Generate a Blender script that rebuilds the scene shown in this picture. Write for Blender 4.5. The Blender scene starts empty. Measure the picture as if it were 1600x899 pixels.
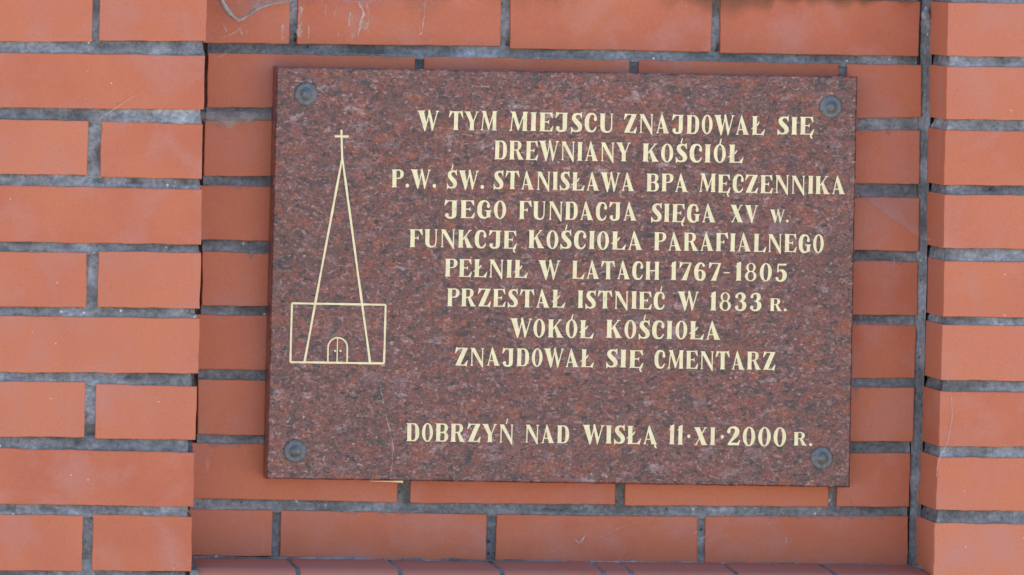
import bpy, math, random
import numpy as np
from mathutils import Matrix, Vector

C = bpy.context.scene.collection
SC = bpy.context.scene
rnd = random.Random(7)
ZO = 1.5                                   # the middle of the picture is 1.5 m above the ground

# ---------------------------------------------------------------- camera, sky, sun, exposure
CX, CD, CZ, ROLL, FPX = -1.49901, 10.0, 0.44382, 0.0213469, 12854.26
cam = bpy.data.cameras.new('camera'); cam_o = bpy.data.objects.new('camera', cam); C.objects.link(cam_o)
p = Vector((CX, -CD, CZ)); fwd = (-p).normalized()
r = fwd.cross(Vector((0, 0, 1))).normalized(); u = r.cross(fwd)
r2 = math.cos(ROLL) * r + math.sin(ROLL) * u; u2 = -math.sin(ROLL) * r + math.cos(ROLL) * u
M = Matrix((r2, u2, -fwd)).transposed().to_4x4(); M.translation = p + Vector((0, 0, ZO))
cam_o.matrix_world = M
cam.sensor_width = 36; cam.lens = FPX / 1600 * 36; cam.clip_start = 0.1; cam.clip_end = 2000
SC.camera = cam_o

SUN_EL, SUN_AZ = 60, 160                   # degrees above the horizon; degrees to the right of straight in front of the wall: the wall stands in open shade
world = bpy.data.worlds.new('World'); SC.world = world; world.use_nodes = True
nt = world.node_tree; bg = nt.nodes['Background']; sky = nt.nodes.new('ShaderNodeTexSky')
sky.sky_type = 'NISHITA'; sky.sun_disc = False
sky.sun_elevation = math.radians(SUN_EL); sky.sun_rotation = math.radians(180 - SUN_AZ)
nt.links.new(sky.outputs[0], bg.inputs[0]); bg.inputs[1].default_value = 0.125
sun = bpy.data.lights.new('sun', 'SUN'); sun.energy = 4.6; sun.angle = math.radians(0.5); sun.color = (1, 0.95, 0.88)
sun_o = bpy.data.objects.new('sun', sun); C.objects.link(sun_o)
a, e = math.radians(SUN_AZ), math.radians(SUN_EL)
sun_o.rotation_euler = Vector((math.sin(a) * math.cos(e), -math.cos(a) * math.cos(e), math.sin(e))).to_track_quat('Z', 'Y').to_euler()
SC.view_settings.view_transform = 'Standard'; SC.view_settings.look = 'None'
SC.view_settings.exposure = 1.72; SC.view_settings.gamma = 1.0; SC.view_settings.use_curve_mapping = False

# ---------------------------------------------------------------- helpers
def P(x, z, y):                            # millimetres along and up the wall, metres into it
    return (x / 1000.0, y, z / 1000.0 + ZO)

def root(name, loc, label, cat, group=None):
    o = bpy.data.objects.new(name, None); C.objects.link(o); o.location = loc; o.empty_display_size = 0.1
    o['label'] = label; o['category'] = cat
    if group: o['group'] = group
    return o

class MB:
    def __init__(s): s.v = []; s.f = []; s.t = []
    def add(s, verts, faces, tone=0.5):
        n = len(s.v); s.v += verts
        for f in faces: s.f.append([i + n for i in f]); s.t.append(tone)
    def grid(s, rows, tone=0.5, flip=False):
        m, k = len(rows), len(rows[0]); vs = [v for r_ in rows for v in r_]; fs = []
        for i in range(m - 1):
            for j in range(k - 1):
                q = [i * k + j, i * k + j + 1, (i + 1) * k + j + 1, (i + 1) * k + j]
                fs.append(q[::-1] if flip else q)
        s.add(vs, fs, tone)
    def tube(s, pts, rad, n=6, tone=0.5):
        rows = []
        for i, q in enumerate(pts):
            q = Vector(q); d = (Vector(pts[min(i + 1, len(pts) - 1)]) - Vector(pts[max(i - 1, 0)])).normalized()
            a_ = d.cross(Vector((0.3, 1, 0.2))).normalized(); b_ = d.cross(a_); R_ = float(rad[i] if hasattr(rad, '__len__') else rad)
            rows.append([tuple(q + R_ * (math.cos(t) * a_ + math.sin(t) * b_)) for t in [2 * math.pi * k / n for k in range(n + 1)]])
        s.grid(rows, tone)
    def build(s, name, mat, parent=None, label=None, smooth=False):
        me = bpy.data.meshes.new(name); me.from_pydata(s.v, [], s.f); me.update()
        at = me.attributes.new('tone', 'FLOAT', 'FACE'); at.data.foreach_set('value', s.t)
        if smooth: me.polygons.foreach_set('use_smooth', [True] * len(me.polygons))
        me.materials.append(mat)
        o = bpy.data.objects.new(name, me); C.objects.link(o)
        if parent:
            o.parent = parent; t = Vector((0, 0, 0)); q = parent
            while q: t += q.location if q.type == 'EMPTY' else Vector((0, 0, 0)); q = q.parent
            if parent.type == 'EMPTY': o.matrix_parent_inverse = Matrix.Translation(-t)
        if label: o['label'] = label
        return o

# smooth value noise in 1-3 dimensions, for chipped edges and lumpy mortar
_G = np.random.RandomState(5).rand(32, 32, 32)
def vn(x, y=0.0, z=0.0):
    xi, yi, zi = math.floor(x), math.floor(y), math.floor(z); fx, fy, fz = x - xi, y - yi, z - zi
    fx, fy, fz = fx * fx * (3 - 2 * fx), fy * fy * (3 - 2 * fy), fz * fz * (3 - 2 * fz); s = 0.0
    for i in (0, 1):
        for j in (0, 1):
            for k in (0, 1):
                s += _G[(xi + i) % 32, (yi + j) % 32, (zi + k) % 32] * (fx if i else 1 - fx) * (fy if j else 1 - fy) * (fz if k else 1 - fz)
    return s * 2 - 1

# ---------------------------------------------------------------- materials
class NT:
    def __init__(s, name):
        s.m = bpy.data.materials.new(name); s.m.use_nodes = True; s.t = s.m.node_tree
        s.b = s.t.nodes['Principled BSDF']; s.tc = s.t.nodes.new('ShaderNodeTexCoord')
    def n(s, typ, **kw):
        q = s.t.nodes.new(typ)
        for k, v in kw.items(): setattr(q, k, v)
        return q
    def l(s, a_, b_): s.t.links.new(a_, b_)
    def val(s, sock, v):
        if hasattr(v, 'is_output'): s.l(v, sock)
        else: sock.default_value = v
    def map(s, scale=(1, 1, 1), loc=(0, 0, 0), rot=(0, 0, 0)):
        q = s.n('ShaderNodeMapping'); s.l(s.tc.outputs['Object'], q.inputs[0])
        q.inputs['Scale'].default_value = scale; q.inputs['Location'].default_value = loc; q.inputs['Rotation'].default_value = rot
        return q.outputs[0]
    def noise(s, vec, scale, detail=3, rough=0.55, dist=0.0, color=False):
        q = s.n('ShaderNodeTexNoise'); s.l(vec, q.inputs['Vector']); q.inputs['Scale'].default_value = scale
        q.inputs['Detail'].default_value = detail; q.inputs['Roughness'].default_value = rough; q.inputs['Distortion'].default_value = dist
        return q.outputs['Color' if color else 'Fac']
    def voro(s, vec, scale, out='Distance', feature='F1', rand=1.0):
        q = s.n('ShaderNodeTexVoronoi', feature=feature); s.l(vec, q.inputs['Vector']); q.inputs['Scale'].default_value = scale
        q.inputs['Randomness'].default_value = rand
        return q.outputs[out]
    def ramp(s, fac, stops, interp='LINEAR'):
        q = s.n('ShaderNodeValToRGB'); s.l(fac, q.inputs[0]); r_ = q.color_ramp; r_.interpolation = interp
        while len(r_.elements) < len(stops): r_.elements.new(0.5)
        for el, (pos, c) in zip(r_.elements, stops):
            el.position = pos; el.color = (c, c, c, 1) if not hasattr(c, '__len__') else (*c, 1)
        return q.outputs[0]
    def mix(s, fac, a_, b_, mode='MIX'):
        q = s.n('ShaderNodeMix', data_type='RGBA', blend_type=mode); s.val(q.inputs[0], fac)
        for i, v in ((6, a_), (7, b_)):
            if hasattr(v, 'is_output'): s.l(v, q.inputs[i])
            else: q.inputs[i].default_value = (*v, 1)
        return q.outputs[2]
    def math(s, op, a_, b_=0.0, clamp=False):
        q = s.n('ShaderNodeMath', operation=op, use_clamp=clamp); s.val(q.inputs[0], a_); s.val(q.inputs[1], b_); return q.outputs[0]
    def attr(s, name):
        q = s.n('ShaderNodeAttribute'); q.attribute_name = name; return q.outputs['Fac']
    def bump(s, h, strength=0.3, dist=0.001):
        q = s.n('ShaderNodeBump'); s.l(h, q.inputs['Height']); q.inputs['Strength'].default_value = strength; q.inputs['Distance'].default_value = dist
        s.l(q.outputs[0], s.b.inputs['Normal'])
    def set(s, **kw):
        for k, v in kw.items(): s.val(s.b.inputs[k.replace('_', ' ')], (*v, 1) if isinstance(v, tuple) and len(v) == 3 else v)
        return s.m

def brick_mat(name='orange_brick', dusty=False):
    t = NT(name); tone = t.attr('tone')
    off = t.n('ShaderNodeCombineXYZ'); t.l(t.math('MULTIPLY', tone, 37.0), off.inputs[0]); t.l(t.math('MULTIPLY', tone, 19.0), off.inputs[2])
    va = t.n('ShaderNodeVectorMath', operation='ADD'); t.l(t.map(), va.inputs[0]); t.l(off.outputs[0], va.inputs[1]); v = va.outputs[0]   # every brick fired differently
    base = t.ramp(tone, [(0, (0.445, 0.115, 0.057)), (0.5, (0.495, 0.142, 0.073)), (1, (0.53, 0.172, 0.095))])
    cl = t.noise(v, 9, 3, 0.55)
    base = t.mix(t.ramp(cl, [(0.35, 0.0), (0.68, 0.65)]), base, (0.535, 0.165, 0.076))
    c2 = t.noise(v, 14, 4, 0.6, 0.4)
    base = t.mix(t.ramp(c2, [(0.47, 0.0), (0.70, 0.7)]), base, (0.475, 0.188, 0.142))
    c3 = t.noise(v, 6, 2, 0.5)
    base = t.mix(t.ramp(c3, [(0.52, 0.0), (0.75, 0.3)]), base, (0.39, 0.105, 0.058))
    fine = t.noise(v, 330, 3, 0.65)
    base = t.mix(0.16, base, t.ramp(fine, [(0.3, 0.3), (0.7, 0.7)]), 'OVERLAY')
    w0 = t.map()
    def flecks(scale, off_, r0, r1, lo, ch, col, amt, vec_scale=(1, 1, 1)):
        nonlocal base
        m_ = t.map(vec_scale, off_); d = t.voro(m_, scale); sx = t.n('ShaderNodeSeparateColor'); t.l(t.voro(m_, scale, 'Color'), sx.inputs[0])
        k = t.math('MULTIPLY', t.ramp(d, [(r0, 1.0), (r1, 0.0)]), t.ramp(sx.outputs[ch], [(lo, 0.0), (lo + 0.02, 1.0)]))
        base = t.mix(t.math('MULTIPLY', k, amt), base, col)
    flecks(55, (0, 0, 0), .02, .07, .88, 0, (0.16, 0.07, 0.06), .7)
    flecks(45, (5, 5, 5), .02, .06, .92, 1, (0.6, 0.52, 0.45), .8)
    flecks(150, (2, 8, 1), .06, .22, .86, 2, (0.33, 0.09, 0.05), .55)                 # pores
    flecks(28, (4, 1, 7), .03, .10, .90, 0, (0.52, 0.33, 0.25), .35, (1, 1, 0.35))     # small scuffs
    if dusty:
        g = t.n('ShaderNodeNewGeometry'); sz = t.n('ShaderNodeSeparateXYZ'); t.l(g.outputs['Normal'], sz.inputs[0])
        dn = t.math('MULTIPLY', t.ramp(sz.outputs[2], [(0.45, 0.0), (0.95, 1.0)]), t.ramp(t.noise(w0, 30, 4, 0.6), [(0.25, 0.5), (0.6, 0.9)]))
        base = t.mix(dn, base, (0.41, 0.160, 0.125))                                  # grime settled on the ledge
    t.bump(t.noise(w0, 200, 5, 0.65), 0.35, 0.0006)
    return t.set(Base_Color=base, Roughness=0.6, Specular_IOR_Level=0.35)

def mortar_mat(name='grey_mortar', k=1.75):
    t = NT(name); v = t.map()
    n1 = t.noise(t.map((1, 1, 1.6)), 16, 5, 0.65)
    base = t.ramp(n1, [(0.3, (0.07 * k, 0.068 * k, 0.066 * k)), (0.45, (0.105 * k, 0.104 * k, 0.104 * k)), (0.58, (0.14 * k, 0.142 * k, 0.15 * k)), (0.72, (0.20 * k, 0.204 * k, 0.218 * k))])
    big = t.noise(t.map((1, 1, 2.5), (8, 1, 3)), 5, 3, 0.55)
    base = t.mix(0.7, base, t.ramp(big, [(0.32, 0.22), (0.5, 0.46), (0.68, 0.8)]), 'OVERLAY')
    g = t.noise(v, 170, 5, 0.75)
    base = t.mix(0.95, base, t.ramp(g, [(0.25, 0.2), (0.5, 0.5), (0.75, 0.8)]), 'OVERLAY')
    moss = t.ramp(t.noise(t.map(loc=(2, 7, 3)), 22, 4, 0.6), [(0.55, 0.0), (0.75, 0.5)])
    base = t.mix(moss, base, (0.12, 0.115, 0.08))
    d = t.voro(v, 110); sel = t.voro(v, 110, 'Color'); sx = t.n('ShaderNodeSeparateColor'); t.l(sel, sx.inputs[0])
    spot = t.math('MULTIPLY', t.ramp(d, [(0.12, 1.0), (0.22, 0.0)]), t.ramp(sx.outputs[0], [(0.90, 0.0), (0.92, 1.0)]))
    base = t.mix(t.math('MULTIPLY', spot, 0.85), base, (0.62, 0.6, 0.55))
    dk = t.math('MULTIPLY', t.ramp(d, [(0.15, 1.0), (0.3, 0.0)]), t.ramp(sx.outputs[1], [(0.88, 0.0), (0.9, 1.0)]))
    base = t.mix(t.math('MULTIPLY', dk, 0.8), base, (0.03, 0.03, 0.03))
    t.bump(t.noise(v, 240, 5, 0.7), 0.7, 0.0015)
    return t.set(Base_Color=base, Roughness=0.9, Specular_IOR_Level=0.25)

def granite_mat():
    t = NT('red_granite')
    v = t.map((0.72, 1, 1), rot=(0, 0.05, 0))
    wob = t.mix(0.035, v, t.noise(v, 60, 3, 0.6, color=True))         # crooked crystal edges
    def cells(sc, off):
        m_ = t.n('ShaderNodeMapping'); t.l(wob, m_.inputs[0]); m_.inputs['Location'].default_value = off
        s_ = t.n('ShaderNodeSeparateColor'); t.l(t.voro(m_.outputs[0], sc, 'Color'), s_.inputs[0]); return s_.outputs
    c1, c2 = cells(135, (0, 0, 0)), cells(250, (3, 1, 2))
    base = t.ramp(c1[0], [(0.0, (0.045, 0.034, 0.036)), (0.14, (0.09, 0.052, 0.050)), (0.4, (0.15, 0.062, 0.054)), (0.65, (0.185, 0.07, 0.055)), (0.85, (0.215, 0.09, 0.07)), (1.0, (0.24, 0.135, 0.115))])
    small = t.ramp(c2[0], [(0.0, (0.04, 0.036, 0.04)), (0.2, (0.10, 0.07, 0.068)), (0.55, (0.15, 0.072, 0.062)), (0.85, (0.22, 0.11, 0.085)), (0.95, (0.36, 0.26, 0.22))])
    base = t.mix(0.5, base, small)
    red = t.noise(t.map((0.72, 1, 1), (4, 2, 1)), 72, 5, 0.7, 0.3)
    base = t.mix(t.ramp(red, [(0.52, 0.0), (0.64, 0.6)]), base, (0.28, 0.075, 0.034))
    gry = t.noise(t.map((0.7, 1, 1), (1, 9, 5)), 90, 5, 0.7, 0.3)
    base = t.mix(t.ramp(gry, [(0.55, 0.0), (0.66, 0.6)]), base, (0.15, 0.108, 0.110))
    wht = t.noise(t.map((0.75, 1, 1), (7, 3, 8)), 210, 4, 0.65)
    base = t.mix(t.ramp(wht, [(0.59, 0.0), (0.68, 0.85)]), base, (0.40, 0.36, 0.33))
    drk = t.noise(t.map((0.6, 1, 1), (2, 5, 6)), 150, 4, 0.6, 0.2)
    base = t.mix(t.ramp(drk, [(0.59, 0.0), (0.64, 0.9)]), base, (0.025, 0.025, 0.03))
    def flecks(scale, off, lo, r0, r1, col, amt):                    # single larger crystals
        nonlocal base
        m_ = t.n('ShaderNodeMapping'); t.l(wob, m_.inputs[0]); m_.inputs['Location'].default_value = off; m_.inputs['Scale'].default_value = (0.62, 1, 1)
        d = t.voro(m_.outputs[0], scale); s_ = t.n('ShaderNodeSeparateColor'); t.l(t.voro(m_.outputs[0], scale, 'Color'), s_.inputs[0])
        rag = t.math('ADD', d, t.math('MULTIPLY', t.math('SUBTRACT', t.noise(v, 170, 4, 0.7), 0.5), 0.75))
        k = t.math('MULTIPLY', t.ramp(rag, [(r0, 1.0), (r1, 0.0)]), t.ramp(s_.outputs[0], [(lo, 0.0), (lo + 0.01, 1.0)]))
        base = t.mix(t.math('MULTIPLY', k, amt), base, col)
    flecks(62, (1, 1, 1), .62, .22, .42, (0.30, 0.105, 0.05), .6)
    flecks(62, (5, 2, 8), .72, .18, .40, (0.24, 0.20, 0.205), .5)
    flecks(60, (2, 6, 4), .84, .12, .34, (0.40, 0.36, 0.35), .6)
    flecks(85, (8, 3, 2), .70, .14, .34, (0.03, 0.04, 0.048), .85)
    f = t.noise(t.map((0.75, 1, 1)), 430, 3, 0.7)
    base = t.mix(0.8, base, t.ramp(f, [(0.32, 0.15), (0.5, 0.5), (0.68, 0.85)]), 'OVERLAY')
    big = t.noise(t.map((0.6, 1, 1), (6, 6, 6)), 9, 3, 0.5)
    base = t.mix(0.35, base, t.ramp(big, [(0.3, 0.36), (0.7, 0.58)]), 'OVERLAY')
    base = t.mix(1.0, base, (0.90, 0.665, 0.65), 'MULTIPLY')
    return t.set(Base_Color=base, Roughness=0.3, Specular_IOR_Level=0.5)

def paint_mat():
    t = NT('cream_gilding'); v = t.map()
    n1 = t.noise(v, 110, 5, 0.7); base = t.ramp(n1, [(0.27, (0.55, 0.44, 0.25)), (0.38, (0.74, 0.62, 0.36)), (0.7, (0.87, 0.76, 0.44))])
    return t.set(Base_Color=base, Roughness=0.55, Specular_IOR_Level=0.3)

def metal_mat():
    t = NT('weathered_bolt_metal'); v = t.map()
    base = t.ramp(t.noise(v, 220, 4, 0.6), [(0.3, (0.075, 0.078, 0.08)), (0.55, (0.125, 0.128, 0.13)), (0.75, (0.17, 0.17, 0.16))])
    return t.set(Base_Color=base, Metallic=0.25, Roughness=0.42)

def web_mat(name, col, lo, hi, scale=(1, 1, 1), sc=60):
    t = NT(name); n1 = t.noise(t.map(scale), sc, 5, 0.7)
    al = t.math('MULTIPLY', t.ramp(n1, [(0.35, lo), (0.7, hi)]), t.attr('tone'))
    return t.set(Base_Color=col, Roughness=1.0, Specular_IOR_Level=0.0, Alpha=al)

def ground_mat():
    t = NT('paving'); v = t.map()
    return t.set(Base_Color=t.ramp(t.noise(v, 3, 5, 0.6), [(0.3, (0.24, 0.21, 0.18)), (0.7, (0.36, 0.32, 0.28))]), Roughness=0.9)

M_BRICK, M_LEDGE = brick_mat(), brick_mat('grimy_ledge_brick', True)
M_MORTAR, M_SILLM = mortar_mat(), mortar_mat('pale_sill_mortar', 1.9)
M_GRAN, M_PAINT, M_METAL = granite_mat(), paint_mat(), metal_mat()

# ---------------------------------------------------------------- measured sizes of the real thing, in millimetres on the wall
# (course, left, right, top left, top right, bottom right, bottom left) of every brick
LEFT=[
(1, -1042.8, -796.8, 352.0, 353.9, 288.7, 287.0),(1, -785.1, -523.8, 354.0, 356.1, 292.0, 288.8),(1, -515.6, -384.2, 356.1, 357.1, 295.4, 293.7),(2, -1157.0, -911.7, 273.8, 275.5, 208.7, 207.3),(2, -900.0, -647.4, 275.5, 277.3, 210.3, 208.8),(2, -636.4, -385.0, 277.4, 278.2, 212.1, 210.4),(3, -1044.8, -798.6, 194.8, 196.2, 128.5, 127.4),(3, -786.9, -527.0, 196.2, 195.8, 129.8, 128.6),(3, -510.5, -385.7, 195.5, 193.7, 126.8, 127.8),(4, -1154.4, -908.9, 113.3, 114.4, 45.6, 44.8),(4, -897.2, -646.0, 114.5, 115.6, 46.5, 45.7),(4, -634.9, -385.7, 115.6, 114.6, 46.9, 46.6),(5, -1044.4, -798.0, 33.5, 34.3, -33.4, -34.0),(5, -786.3, -525.5, 34.4, 35.3, -32.3, -33.4),(5, -510.6, -385.3, 37.1, 37.1, -31.6, -31.0),(6, -1155.7, -910.0, -44.9, -44.3, -112.7, -112.9),(6, -898.3, -645.3, -44.3, -43.8, -112.4, -112.7),(6, -633.6, -385.7, -43.8, -43.4, -110.7, -112.4),(7, -1042.5, -796.0, -125.4, -125.2, -191.7, -191.7),(7, -784.2, -524.0, -125.2, -123.1, -191.1, -191.7),(7, -511.4, -387.2, -125.2, -126.8, -192.4, -192.2),(8, -1156.9, -911.1, -205.4, -205.5, -273.2, -272.9),(8, -899.4, -643.9, -205.5, -205.6, -273.5, -273.2),(8, -632.1, -388.7, -205.6, -208.3, -274.5, -273.6),(9, -1042.1, -795.4, -285.8, -286.2, -354.9, -354.3),(9, -783.7, -524.1, -286.2, -286.9, -354.8, -354.9),(9, -511.5, -389.5, -285.2, -286.7, -353.9, -354.7),(10, -1156.7, -910.7, -365.7, -366.3, -432.7, -431.8),(10, -899.0, -642.5, -366.3, -367.0, -433.6, -432.7),(10, -630.7, -389.5, -367.1, -366.4, -432.5, -433.7),]
RIGHT=[
(1, 538.7, 664.1, 361.3, 362.7, 295.6, 295.2),(1, 676.3, 935.0, 362.8, 365.6, 298.3, 295.8),(2, 539.0, 796.8, 282.1, 284.2, 217.6, 216.3),(2, 809.1, 1068.9, 284.3, 286.9, 220.0, 217.7),(3, 538.5, 664.0, 202.8, 203.5, 136.0, 135.3),(3, 676.2, 935.1, 203.6, 205.8, 138.0, 136.1),(4, 539.6, 797.6, 123.4, 125.0, 58.5, 57.2),(4, 809.9, 1069.9, 125.1, 127.1, 60.3, 58.6),(5, 540.8, 666.4, 40.9, 41.3, -27.9, -27.9),(5, 678.6, 937.7, 41.4, 43.0, -26.5, -27.8),(6, 541.1, 799.3, -38.6, -37.6, -107.0, -107.3),(6, 811.6, 1071.8, -37.5, -36.2, -105.9, -106.9),(7, 539.8, 665.5, -121.1, -120.7, -188.8, -189.4),(7, 677.7, 937.0, -120.6, -119.6, -188.0, -188.8),(8, 538.5, 796.9, -202.5, -201.6, -269.5, -268.5),(8, 809.2, 1069.6, -201.6, -200.9, -269.1, -269.5),(9, 537.3, 663.0, -284.9, -284.9, -352.4, -352.2),(9, 675.2, 934.7, -284.9, -284.5, -352.2, -352.4),(10, 537.6, 796.1, -365.8, -365.9, -433.1, -432.7),(10, 808.4, 1069.0, -365.9, -365.8, -433.3, -433.1),]
NICHE=[
(0, -394.7, -267.3, 359.9, 360.7, 292.4, 291.6),(0, -257.6, -2.9, 360.7, 361.8, 294.3, 292.5),(0, 8.5, 262.7, 361.8, 361.0, 292.1, 292.1),(0, 274.2, 527.1, 361.0, 361.2, 292.3, 291.1),(1, -393.1, -109.6, 279.6, 279.4, 213.3, 212.4),(1, -98.3, 160.1, 279.5, 281.0, 212.8, 213.3),(1, 171.5, 425.4, 281.1, 280.6, 212.4, 212.8),(1, 435.3, 531.5, 280.5, 281.5, 215.4, 212.4),(2, -393.8, -258.3, 195.3, 198.5, 128.8, 127.2),(2, -250.3, -1.8, 198.5, 198.6, 129.5, 128.8),(2, 10.4, 264.8, 198.6, 198.7, 130.1, 129.5),(2, 277.0, 531.0, 198.7, 199.3, 131.9, 130.2),(3, -392.2, -112.6, 115.4, 115.7, 48.1, 48.0),(3, -100.4, 153.3, 115.7, 115.2, 48.0, 48.1),(3, 169.5, 421.2, 115.1, 114.6, 48.0, 48.0),(3, 431.0, 533.0, 114.6, 115.4, 47.6, 48.0),(4, -392.2, -263.0, 34.1, 32.3, -33.2, -33.7),(4, -251.0, 1.7, 32.4, 33.1, -33.0, -33.2),(4, 13.9, 268.5, 33.2, 34.0, -32.8, -33.0),(4, 280.8, 532.5, 34.0, 34.7, -33.2, -32.8),(5, -390.7, -109.2, -44.8, -44.7, -112.3, -112.3),(5, -97.1, 156.8, -44.7, -44.5, -112.8, -112.3),(5, 169.1, 424.9, -44.5, -44.3, -113.3, -112.8),(5, 434.8, 532.0, -44.3, -44.9, -111.6, -113.4),(6, -391.5, -267.8, -124.9, -125.2, -193.8, -192.8),(6, -255.8, 1.1, -125.2, -125.0, -193.2, -193.8),(6, 13.3, 268.1, -125.0, -124.8, -192.6, -193.2),(6, 280.3, 531.4, -124.8, -123.7, -191.3, -192.6),(7, -392.3, -120.3, -204.0, -204.9, -274.8, -272.7),(7, -104.1, 154.0, -205.0, -206.1, -275.4, -275.4),(7, 167.0, 424.7, -206.2, -207.3, -274.5, -276.1),(7, 435.3, 528.5, -207.4, -205.4, -273.4, -274.4),(8, -392.4, -276.6, -285.5, -286.2, -344.0, -343.5),(8, -266.2, -7.6, -286.3, -288.4, -348.6, -344.0),(8, 4.6, 259.5, -288.5, -288.4, -349.3, -348.7),(8, 269.3, 527.8, -288.3, -285.5, -348.4, -349.3),]
PLAQUE= [(-287.5, 264.7), (441.8, 265.9), (444.1, -247.4), (-290.0, -244.8)]
BOLTS= [(-250.3, 231.8), (408.6, 227.8), (-254.8, -209.9), (407.5, -210.9)]
WORDS=[[
('W', -111.2, 190.2, -83.5, 190.3, 23.6),('TYM', -71.5, 190.4, -11.4, 190.5, 23.6),('MIEJSCU', 3.8, 190.6, 134.7, 190.9, 23.6),('ZNAJDOWAŁ', 147.6, 190.7, 325.8, 191.1, 23.6),('SIĘ', 341.4, 192.1, 388.0, 192.2, 22.4),],[
('DREWNIANY', -13.9, 155.0, 157.3, 155.2, 23.6),('KOŚCIÓŁ', 172.2, 155.4, 299.6, 155.6, 22.8),],[
('P.W.', -141.4, 118.3, -85.6, 118.3, 22.4),('ŚW.', -72.4, 118.1, -25.9, 118.2, 22.4),('STANISŁAWA', -13.9, 118.1, 162.9, 118.3, 22.8),('BPA', 178.2, 118.5, 230.7, 118.6, 22.4),('MĘCZENNIKA', 244.2, 118.6, 429.0, 118.8, 22.7),],[
('JEGO', -75.0, 81.4, 2.5, 81.4, 22.4),('FUNDACJA', 18.7, 81.5, 166.6, 81.6, 22.8),('SIĘGA', 184.7, 80.9, 266.3, 80.9, 22.8),('XV', 284.5, 81.7, 319.6, 81.7, 22.0),('w.', 334.2, 82.5, 358.5, 82.5, 15.7),],[
('FUNKCJĘ', -117.5, 44.8, 16.9, 44.7, 22.4),('KOŚCIOŁA', 31.4, 45.4, 174.6, 45.4, 22.8),('PARAFIALNEGO', 189.2, 45.4, 403.6, 45.4, 22.8),],[
('PEŁNIŁ', -72.9, 8.6, 31.3, 8.6, 22.4),('W', 44.2, 7.9, 72.3, 7.9, 22.8),('LATACH', 86.9, 8.5, 196.8, 8.4, 22.8),('1767', 210.5, 8.8, 274.1, 8.8, 22.4),('-', 277.6, 9.1, 285.4, 9.1, 22.4),('1805', 292.2, 8.9, 357.8, 8.8, 22.4),],[
('PRZESTAŁ', -69.3, -27.8, 79.2, -28.0, 22.4),('ISTNIEĆ', 94.5, -28.0, 204.9, -28.1, 22.0),('W', 220.1, -28.2, 247.3, -28.2, 22.4),('1833', 261.3, -28.3, 326.5, -28.3, 22.8),('R.', 337.1, -28.0, 358.6, -28.0, 16.1),],[
('WOKÓŁ', 10.1, -65.0, 116.2, -65.2, 22.8),('KOŚCIOŁA', 131.5, -64.6, 275.7, -64.9, 22.8),],[
('ZNAJDOWAŁ', -58.1, -101.2, 117.0, -101.5, 22.4),('SIĘ', 132.3, -101.2, 178.9, -101.3, 22.4),('CMENTARZ', 193.2, -101.6, 345.7, -101.9, 22.7),],[
('DOBRZYŃ', -116.2, -195.9, 17.5, -196.3, 22.8),('NAD', 32.9, -196.1, 87.6, -196.3, 22.4),('WISŁĄ', 104.1, -196.0, 198.8, -196.4, 22.8),('11', 213.2, -196.1, 231.3, -196.2, 23.6),('·', 236.6, -196.4, 240.6, -196.4, 22.8),('XI', 244.7, -196.4, 271.8, -196.5, 22.4),('·', 278.6, -196.4, 282.7, -196.4, 22.8),('2000', 286.3, -196.6, 361.7, -196.8, 23.6),('R.', 371.4, -195.8, 395.0, -195.9, 16.9),]]
cross_v = [(-205.2, 188.4), (-203.6, 151.2)]
cross_h = [(-213.4, 180.3), (-196.3, 180.2)]
spire_l = [(-203.7, 152.8), (-245.5, -99.6)]
spire_r = [(-203.3, 152.8), (-163.7, -99.3)]
nave = [(-262.5, -27.0), (-145.7, -27.3), (-146.3, -99.9), (-263.1, -99.8)]
doorv = [(-204.9, -68.9), (-204.9, -99.0)]
doorl = [(-216.4, -98.8), (-216.3, -81.0)]
doorr = [(-192.5, -99.3), (-192.6, -80.6)]
knob = [(-207.5, -85.2)]
knob2 = [(-200.8, -85.1)]
WEB1 = [(-356.9, 350.3), (-350.2, 336.2), (-342.1, 326.9), (-334.0, 320.7), (-326.1, 324.0), (-312.0, 333.8), (-296.2, 340.4), (-272.4, 344.9), (-232.6, 347.2), (-184.7, 345.0), (-152.7, 340.9), (-120.7, 339.1)]
TH1 = [(-514.0, 197.8), (-500.9, 209.7), (-471.4, 227.4)]
TH2 = [(553.7, -127.2), (555.1, -151.1), (550.2, -183.0), (539.5, -208.6), (537.5, -226.9)]
STREAKS = [(-276.6, 316.8), (-276.2, 297.0), (-253.9, 339.4), (-255.6, 301.4), (-243.1, 315.9), (-243.5, 300.0), (-221.3, 344.0), (-224.2, 330.5), (-208.4, 341.9), (-213.0, 329.1), (-192.3, 334.3), (-193.5, 315.2), (-182.2, 347.2), (-178.7, 333.0), (-176.9, 326.7), (-182.0, 301.2), (-207.0, 308.6), (-206.0, 302.3), (-98.1, 350.4), (-102.1, 310.7), (-105.2, 306.6)]
PL_Y = 0.08

# ---------------------------------------------------------------- ground
g = MB(); g.add([(-40, -60, 0), (40, -60, 0), (40, 1, 0), (-40, 1, 0)], [(0, 1, 2, 3)])
go = g.build('ground', ground_mat()); go['kind'] = 'structure'

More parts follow.
